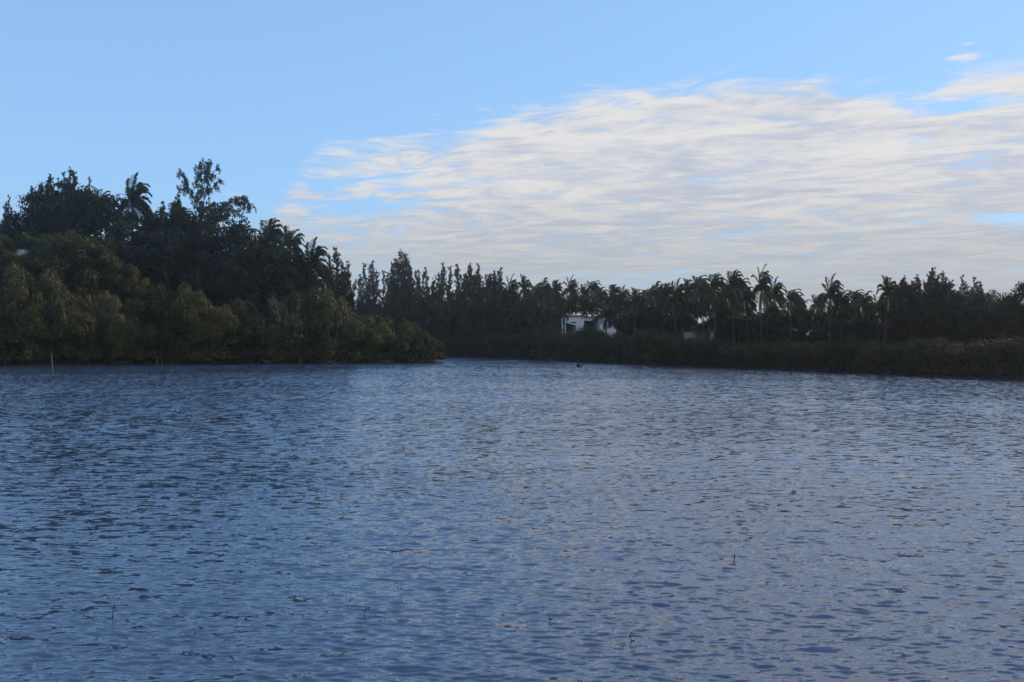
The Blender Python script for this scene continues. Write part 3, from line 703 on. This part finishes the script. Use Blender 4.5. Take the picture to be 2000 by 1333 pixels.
# ---- mangroves along the far waterline
FM = [(872, 650), (893, 652), (915, 650), (938, 652), (962, 648), (985, 650), (1010, 648), (1036, 643), (1064, 636), (1090, 640), (1118, 641), (1145, 637), (1170, 646), (1196, 647), (1224, 650), (1250, 648), (1277, 640), (1306, 648),
      (1334, 656), (1362, 660), (1392, 662), (1424, 668), (1456, 671), (1490, 668), (1524, 664), (1560, 668), (1596, 664), (1636, 668), (1674, 658), (1712, 664), (1752, 668), (1792, 662), (1834, 656), (1876, 668), (1918, 662), (1962, 658), (2004, 662)]
FL = {872: 'far mangrove partly behind the tip of the left bank', 893: 'first far mangrove clear of the left point', 938: 'third far mangrove right of the left point', 1064: 'humped mangrove just left of the white house',
 1145: 'humped mangrove in front of the middle of the white house', 1118: 'mangrove under the left block of the white house', 1090: 'mangrove under the left porch of the white house', 1170: 'low mangrove under the right block of the white house',
 1196: 'low mangrove under the right corner of the white house', 1277: 'rust-topped hump of mangrove between the two white buildings', 1362: 'mangrove under the left half of the low white building',
 1392: 'mangrove under the right half of the low white building', 1674: 'mangrove with a yellow-green hump right of the long hedge', 2004: 'mangrove cut by the right edge of the photo', 1962: 'last whole mangrove before the right edge',
 915: 'second far mangrove clear of the left point'}
def fseg(px):
    return ('mangrove on the far waterline between the left point and the white house' if px < 1080 else 'mangrove on the far waterline between the two white buildings' if px < 1350 else
            'mangrove on the far waterline between the low white building and the long hedge' if px < 1480 else 'mangrove on the far waterline in front of the long hedge' if px < 1660 else 'mangrove on the far waterline below the right-hand wood')
for i, (px, top) in enumerate(FM):
    lab = FL.get(px); d = dfar(px)
    place('mangrove_far', i, px, top, d + 2.5, lab or fseg(px), 'far waterline mangroves' if lab else 'far waterline: ' + fseg(px).split('waterline ')[1], -(.72 if px > 1500 else .85))
for i, px in enumerate(np.arange(880, 2030, 30)):
    px = float(px + rnd.uniform(-6, 6)); top = float(np.interp(px, [p for p, _ in FM], [t_ for _, t_ in FM])) - 2 + rnd.uniform(0, 5)
    place('mangrove_far', i + 1, px, top, dfar(px) + 8.5, 'mangrove of the second row, ' + fseg(px).split('waterline ')[1].replace('between', 'between'), 'second far row: ' + fseg(px).split('waterline ')[1], -(.75 if px > 1500 else .85))

# ---- long hedge
def hedge():
    e = empty('hedge'); x0, x1, d = (1478 - 1000) / F * 186, (1664 - 1000) / F * 182, 184; z0 = gz((x0 + x1) / 2, d)
    top = H + (HY - 631) / F * d - z0; L = []
    for i in range(70):
        L.append((np.array([(i % 35) / 34 * (x1 - x0) - (x1 - x0) / 2, rg.normal() * .5, top - .7 - (top * .45 if i >= 35 else 0) + .12 * rg.normal()]), .85, rg.random()))
    v, f, tn = leaf_lobes(L, 300, .17, fuzz=.15); e.location = ((x0 + x1) / 2, d, z0)
    mesh('foliage', v, f, M['dark'], e, tint=tn)
    V, Fc = [], []
    for i in range(18): tube([np.array([(i / 17 - .5) * (x1 - x0), 0, -.6]), np.array([(i / 17 - .5) * (x1 - x0) + .1, .05, top * .6])], [.09, .05], 5, V, Fc)
    mesh('stems', V, Fc, M['bark'], e); tag(e, 'long level-topped dark hedge standing behind the far mangroves', 'hedge')
hedge()

# ---- the wood runs on along both shores beyond the picture's edges: one continuous mass
def woodland(name, line, inland, label):
    parts_, tn = [], []; n = 0; F_ = []
    src = [c for c in POOL['leafy'][0].children if c.name.startswith('crown')][0].data
    k = len(src.vertices); base = np.empty(k * 3, np.float32); src.vertices.foreach_get('co', base); base = base.reshape(-1, 3)
    tt = np.empty(len(src.polygons), np.float32); src.attributes['tint'].data.foreach_get('value', tt)
    line = np.array(line, float)
    for a, b_ in zip(line[:-1], line[1:]):
        L = np.linalg.norm(b_ - a); d = (b_ - a) / L; nn = np.array([d[1], -d[0]]) * inland
        for q in np.arange(0, L, 5.5):
            for off, h in ((4, 6), (14, 12), (24, 15), (38, 16), (54, 16)):
                p = a + d * (q + rnd.uniform(-2, 2)) + nn * (off + rnd.uniform(-2, 2)); s = h / 16 * rnd.uniform(.85, 1.15); th = rnd.random() * 6.28; c, s_ = math.cos(th), math.sin(th)
                v = base * s * np.array([1.05, 1.05, 1.0]); v = np.column_stack([v[:, 0] * c - v[:, 1] * s_, v[:, 0] * s_ + v[:, 1] * c, v[:, 2]]) + np.array([p[0], p[1], max(gz(*p), 0) - .6])
                parts_.append(v); F_.append(np.arange(k).reshape(-1, 4) + n); n += k; tn.append(tt)
    o = mesh(name, np.concatenate(parts_), np.concatenate(F_), M['dark'], tint=np.concatenate(tn)); tag(o, label, None, None, 'stuff')
woodland('woodland', [(65, 114.5), (78, 84), (100, 30), (128, -15)], -1, 'dark woodland running on beyond the right edge')
woodland('woodland', [(-125, 170), (-180, 158), (-260, 144)], -1, 'dark woodland running on beyond the left edge')

# ------------------------------------------------------------------ buildings
def box(V, Fc, x0, x1, y0, y1, z0, z1):
    b_ = len(V); V += [(x, y, z) for z in (z0, z1) for y in (y0, y1) for x in (x0, x1)]
    Fc += [tuple(b_ + k for k in q) for q in ((0, 2, 3, 1), (4, 5, 7, 6), (0, 1, 5, 4), (2, 6, 7, 3), (0, 4, 6, 2), (1, 3, 7, 5))]
def part(name, boxes, mat, parent):
    V, Fc = [], []
    for q in boxes: box(V, Fc, *q)
    return mesh(name, V, Fc, mat, parent)
D = 238.0; U = D / F
def lx(px): return (px - 1146) * U
def lz(py): return (HY - py) * U + H
e = empty('white_house'); e.location = ((1146 - 1000) * U, D, 0); e.rotation_euler = (0, 0, R(10))
tag(e, 'white flat-roofed house of angular blocks half hidden by palms on the far shore', 'house')
zb = 4.0
# left block with a porch mouth cut in its lower left
part('wall', [(lx(1106), lx(1137.5), -1.4, 5, lz(629), lz(618.8)), (lx(1122), lx(1137.5), -1.4, 5, zb, lz(629)), (lx(1106), lx(1122), 3.2, 5, zb, lz(629))], M['white'], e)
part('porch_shade', [(lx(1106.5), lx(1121.8), 1.2, 3.15, zb, lz(629.3))], M['void'], e)  # near-black filler stands in for the shade inside the porch
V = [(lx(1100), -2.8, lz(628)), (lx(1121), -2.8, lz(634)), (lx(1121), -1.45, lz(634)), (lx(1100), -1.45, lz(628))]
V = V + [(x, y, z - .35) for x, y, z in V]
mesh('porch_canopy', V, [(0, 1, 2, 3), (7, 6, 5, 4), (0, 4, 5, 1), (1, 5, 6, 2), (2, 6, 7, 3), (3, 7, 4, 0)], M['white'], e)
for px in (1091.5, 1098): part('column', [(lx(px), lx(px + 1.6), -2.4, -2.2, zb, lz(622))], M['white'], e)
part('pergola_beam', [(lx(1090), lx(1105.9), -2.5, -2.1, lz(621.9), lz(620))], M['slab'], e)
part('wall', [(lx(1140.5), lx(1168), .2, .5, lz(626), lz(620.2)), (lx(1140.5), lx(1168), 3.4, 5, zb, lz(626))], M['white'], e)
part('veranda_shade', [(lx(1141), lx(1167.5), 2.6, 3.35, lz(643), lz(626.3))], M['void'], e)  # dark box stands in for the shade in the veranda recess
for px in (1147, 1156): part('mullion', [(lx(px), lx(px + .7), 2.5, 2.58, lz(643), lz(626.4))], M['slab'], e)
part('wall', [(lx(1137.7), lx(1140.3), 1.2, 4.8, zb, lz(620.6))], M['slab'], e)  # dark strip painted as the shade in the gap between the blocks
part('wall', [(lx(1169), lx(1180), -1.6, 5, zb, lz(621.5)), (lx(1180.1), lx(1197), -2.6, 4.9, zb, lz(623.5))], M['white'], e)
f_ = part('window', [(lx(1184), lx(1190), -2.66, -2.61, lz(637), lz(629))], M['void'], e)
part('frame', [(lx(1183.4), lx(1190.6), -2.70, -2.67, lz(629), lz(628.4)), (lx(1183.4), lx(1190.6), -2.70, -2.67, lz(637.6), lz(637)), (lx(1186.8), lx(1187.2), -2.70, -2.67, lz(637), lz(629))], M['slab'], f_)
part('window', [(lx(1132.6), lx(1134.4), -1.46, -1.41, lz(624), lz(620.6))], M['void'], e)
part('roof', [(lx(1104.5), lx(1139), -1.9, 5.3, lz(618.6), lz(616.8)), (lx(1139.2), lx(1168.4), -.4, 5.2, lz(620), lz(618.2)), (lx(1168.5), lx(1198), -1.2, 5.1, lz(621.2), lz(619.6))], M['slab'], e)
part('garden_wall', [(lx(1168), lx(1196), -5.2, -4.9, zb - 1, lz(643))], M['white'], e)
D = 196.0; U = D / F
e = empty('low_white_building'); e.location = ((1370 - 1000) * U, D, 0); e.rotation_euler = (0, 0, R(16))
tag(e, 'low white building with dark posts, only a strip showing above the mangroves', 'building')
def l2(px): return (px - 1370) * U
part('wall', [(l2(1347), l2(1384), 0, 4, 2.6, lz2 := H + (HY - 648.6) * U), (l2(1384.1), l2(1393), -1.2, 3.9, 2.6, lz2 - .06)], M['white'], e)
part('roof', [(l2(1345), l2(1395), -1.6, 4.4, lz2 + .01, lz2 + .24)], M['slab'], e)
for px in (1358.5, 1363, 1372.5, 1378): part('post', [(l2(px), l2(px + 1.6), -1.25, -1.05, 2.6, lz2)], M['slab'], e)
D = 211.0; U = D / F
e = empty('hillside_hut'); e.location = ((36 - 1000) * U, D, 0); zt = H + (HY - 487) * U; zg = gz(e.location.x, D) - 1
tag(e, 'scrap of white wall and roof glimpsed through trees on the left slope', 'building')
part('wall', [(-1.2, 1.2, 0, 3, zg, zt)], M['white'], e); part('roof', [(-1.5, 1.5, -.3, 3.3, zt + .01, zt + .2)], M['slab'], e)

# ------------------------------------------------------------------ things in the water
d = H * F / (740 - HY); x = (104 - 1000) / F * d; up = d / F
V, Fc = [], []; P_ = [(0, 0, -1.5), (0, 0, 0), (-1.2 * up, 0, 18 * up), (-2.2 * up, 0, 34 * up), (-3.8 * up, 0, 50 * up)]
tube(P_[1:], [.06, .06, .052, .04], 8, V, Fc)
o = empty('leaning_pole'); o.location = (x, d, 0); tag(o, 'thin pale pole leaning slightly left out of the water near the left bank', 'pole')
mesh('shaft', V, Fc, M['pole'], o); V, Fc = [], []; tube([P_[0], P_[1], (-.15 * up, 0, 5 * up)], [.09, .09, .088], 8, V, Fc); mesh('wet_foot', V, Fc, M['rock'], o)

import bmesh
def rock(name, loc, sx_, sy_, sz, lab, seed):
    bm = bmesh.new(); bmesh.ops.create_icosphere(bm, subdivisions=3, radius=1); r_ = np.random.default_rng(seed); dirs = unit(r_.normal(size=(10, 3)))
    for v_ in bm.verts:
        c = np.array(v_.co); k = 1 + .22 * sum(max(0, c @ q) ** 4 * (1 if i % 2 else -1) for i, q in enumerate(dirs)) + .03 * r_.normal(); v_.co = tuple(c * k)
    me = bpy.data.meshes.new(name); bm.to_mesh(me); bm.free(); me.materials.append(M['rock']); o = bpy.data.objects.new(name, me); COL.objects.link(o)
    o.location = loc; o.scale = (sx_, sy_, sz); tag(o, lab, 'rock'); return o
d = H * F / (717.5 - HY); U = d / F
V, Fc = [], []
o = rock('rock', ((1131.5 - 1000) * U, d, .05), 5.6 * U, .5, 6.5 * U, 'small dark rock breaking the water surface off the far shore', 3)

def driftwood(px, py, pts, lab, r=.07):
    d = H * F / (py - HY) if py > 700 else dleft(px); d = min(d, dleft(px) - 1.0); U = d / F; e = empty('driftwood'); e.location = ((px - 1000) * U, d, 0)
    V, Fc = [], []
    for L in pts:
        P_ = [np.array([a * U, rg.normal() * .15, b_ * U]) for a, b_ in L]; tube(P_, np.linspace(r, r * .45, len(P_)), 5, V, Fc)
    mesh('branches', V, Fc, M['deadwood'], e); tag(e, lab, 'driftwood', 'pale dead branches along the left waterline')
driftwood(528, 711, [[(-2, -3), (-1, 4), (-4, 12)], [(-1, 2), (8, 10), (18, 15)], [(-4, 1), (-14, 8), (-24, 12)]], 'forked pale dead branch in a V shape at the waterline, largest of them')
driftwood(640, 711, [[(-20, 3), (-8, 6), (6, 5), (20, 9)], [(-8, 6), (-2, 12)], [(4, 3), (16, 0), (26, 4)], [(2, 5), (8, 12)]], 'tangle of pale branches lying low below the lone casuarina pair', .06)
driftwood(672, 711, [[(-8, 2), (4, 5), (12, 3)], [(2, 4), (8, 9)]], 'short pale stick right of the tangle of branches', .05)
driftwood(758, 711, [[(-14, 4), (-2, 6), (12, 3)], [(-2, 6), (6, 10)]], 'pale stick at the waterline below the third crown back from the point', .05)
driftwood(242, 713, [[(-16, 3), (-4, 6), (10, 4)], [(-4, 6), (2, 12)]], 'pale low branch at the waterline below the tall lone palm', .05)
driftwood(310, 713, [[(-4, -2), (-3, 6), (-4, 14)], [(6, -2), (7, 6), (6, 13)]], 'pair of short upright pale stems at the waterline', .06)
driftwood(850, 708, [[(-2, 4), (6, 2), (12, -1)], [(0, 6), (8, 5)]], 'thin pale branch dipping into the water at the tip of the bank', .05)

# mangrove seedlings standing in the shallow foreground
def leafmesh(C3, p, d, ln, wd):
    """a folded leaf: four small quads either side of the midrib"""
    d = unit(np.asarray(d, float)); s = unit(np.cross(d, (.2, .9, .35)) + 1e-6); nrm = np.cross(s, d)
    prof = [0.05, .75, 1.0, .7, .04]
    V, Fc = C3; b_ = len(V)
    for i, w_ in enumerate(prof):
        q = i / 4; c = p + d * ln * q - np.array([0, 0, 1]) * ln * .25 * q * q
        V += [c + s * wd * w_ * .5 + nrm * wd * .12 * w_, c, c - s * wd * w_ * .5 + nrm * wd * .12 * w_]
    for i in range(4):
        for k in (0, 1): a = b_ + i * 3 + k; Fc.append((a, a + 1, a + 4, a + 3))
def seedling(px, py, stem, leaves, lab):
    d = H * F / (py - HY); U = d / F; e = empty('mangrove_seedling'); e.location = ((px - 1000) * U, d, 0)
    V, Fc = [], []
    for L in stem:
        P_ = [np.array([a * U, .02 * k, b_ * U]) for k, (a, b_) in enumerate(L)]; tube(P_, np.linspace(1.0 * U, .6 * U, len(P_)), 6, V, Fc)
    mesh('stem', V, Fc, M['stem'], e)
    for (a, b_, dx, dz, ln) in leaves:
        W, Gc = [], []; leafmesh((W, Gc), np.array([a * U, .02, b_ * U]), (dx, .3 * rnd.uniform(-1, 1), dz), ln * U * 1.1, ln * U * .42)
        mesh('leaf', W, Gc, M['seed'], e)
    tag(e, lab, 'seedling', 'mangrove seedlings in the shallow water')
seedling(218.5, 1209, [[(0, -8), (0, 8), (1, 18), (2, 26)], [(1, 17), (5, 16)]], [(1, 20, -1, .6, 5), (1.5, 21, .25, 1, 7), (5, 16, 1, .15, 7), (2, 20, 1, .5, 5), (1, 19, -.6, -.2, 4)], 'mangrove seedling near the lower left with a leaf held out to the right')
seedling(711.5, 1207, [[(0, -8), (0, 8), (1, 12), (5, 17)], [(1, 11), (-2, 13)], [(1.5, 13), (1.5, 18)]], [(5, 16, .8, .7, 7), (1.5, 17, .1, 1, 7), (-2, 12, -.8, .6, 5), (6, 14, 1, .1, 5)], 'forked mangrove seedling near the bottom, left of the centre of the water')
seedling(1233, 1253, [[(0, -8), (0, 4), (-1, 9), (0, 14)], [(0, 1), (4, 1)]], [(1, 12, .1, 1, 7), (1.5, 10, 1, .3, 7), (0, 1, 1, .1, 7), (-1, 5, -.1, 1, 8)], 'dark mangrove seedling with a leaf at water level, right of centre at the bottom')
seedling(1435, 1094, [[(0, -8), (0, 6), (1, 12)]], [(1, 6, -.3, .9, 5), (1, 5, .6, .7, 5), (0, 3, -1, .1, 3)], 'small upright mangrove seedling, farthest of the right-hand pair')
seedling(1498, 1144, [[(0, -8), (0, 5)]], [(0, 4, -.8, .8, 5), (0, 4, .9, .6, 6), (0, 2, 1, .1, 5)], 'small Y-shaped mangrove seedling, nearer of the right-hand pair')
seedling(1073.5, 1217, [[(0, -8), (0, 4), (-1, 8)]], [(0, 5, .6, .9, 5), (0, 6, -.2, 1, 5), (1, 5, 1, .5, 6)], 'faint mangrove seedling left of the dark one near the bottom')
seedling(1133, 1346, [[(0, -8), (0, 6), (-2, 12)], [(0, 5), (3, 12)]], [(-2, 10, -.1, 1, 8), (2.5, 10, .1, 1, 8), (3, 6, .8, .7, 7)], 'mangrove seedling poking two leaf tips over the bottom edge of the photo')
seedling(498, 930, [[(0, -4), (0, 5)]], [(0, 4, .4, .9, 4), (0, 3, .9, .3, 3)], 'tiny mangrove seedling far out on the left half of the water')

# ------------------------------------------------------------------ haze
hz = bpy.data.materials.new('haze'); hz.use_nodes = True; ht = hz.node_tree
for n_ in list(ht.nodes):
    if n_.type != 'OUTPUT_MATERIAL': ht.nodes.remove(n_)
pv_ = ht.nodes.new('ShaderNodeVolumePrincipled'); pv_.inputs['Color'].default_value = (.98, .96, .95, 1)
pv_.inputs['Density'].default_value = .00027; pv_.inputs['Anisotropy'].default_value = .85
ht.links.new(pv_.outputs[0], [n_ for n_ in ht.nodes if n_.type == 'OUTPUT_MATERIAL'][0].inputs['Volume'])
V, Fc = [], []; box(V, Fc, -1502, 1502, -1502, 1502, -3.6, 52)
o = mesh('haze', V, Fc, hz); tag(o, kind='stuff'); o['label'] = 'thin pale haze over the lagoon'; o.visible_shadow = True
# unused prototypes leave the scene
for k, L in POOL.items():
    for i, o in enumerate(L):
        if (k, i) not in USED:
            for ch in list(o.children): bpy.data.objects.remove(ch)
            bpy.data.objects.remove(o)
for o in sc.objects:
    if 'H' in o: del o['H']
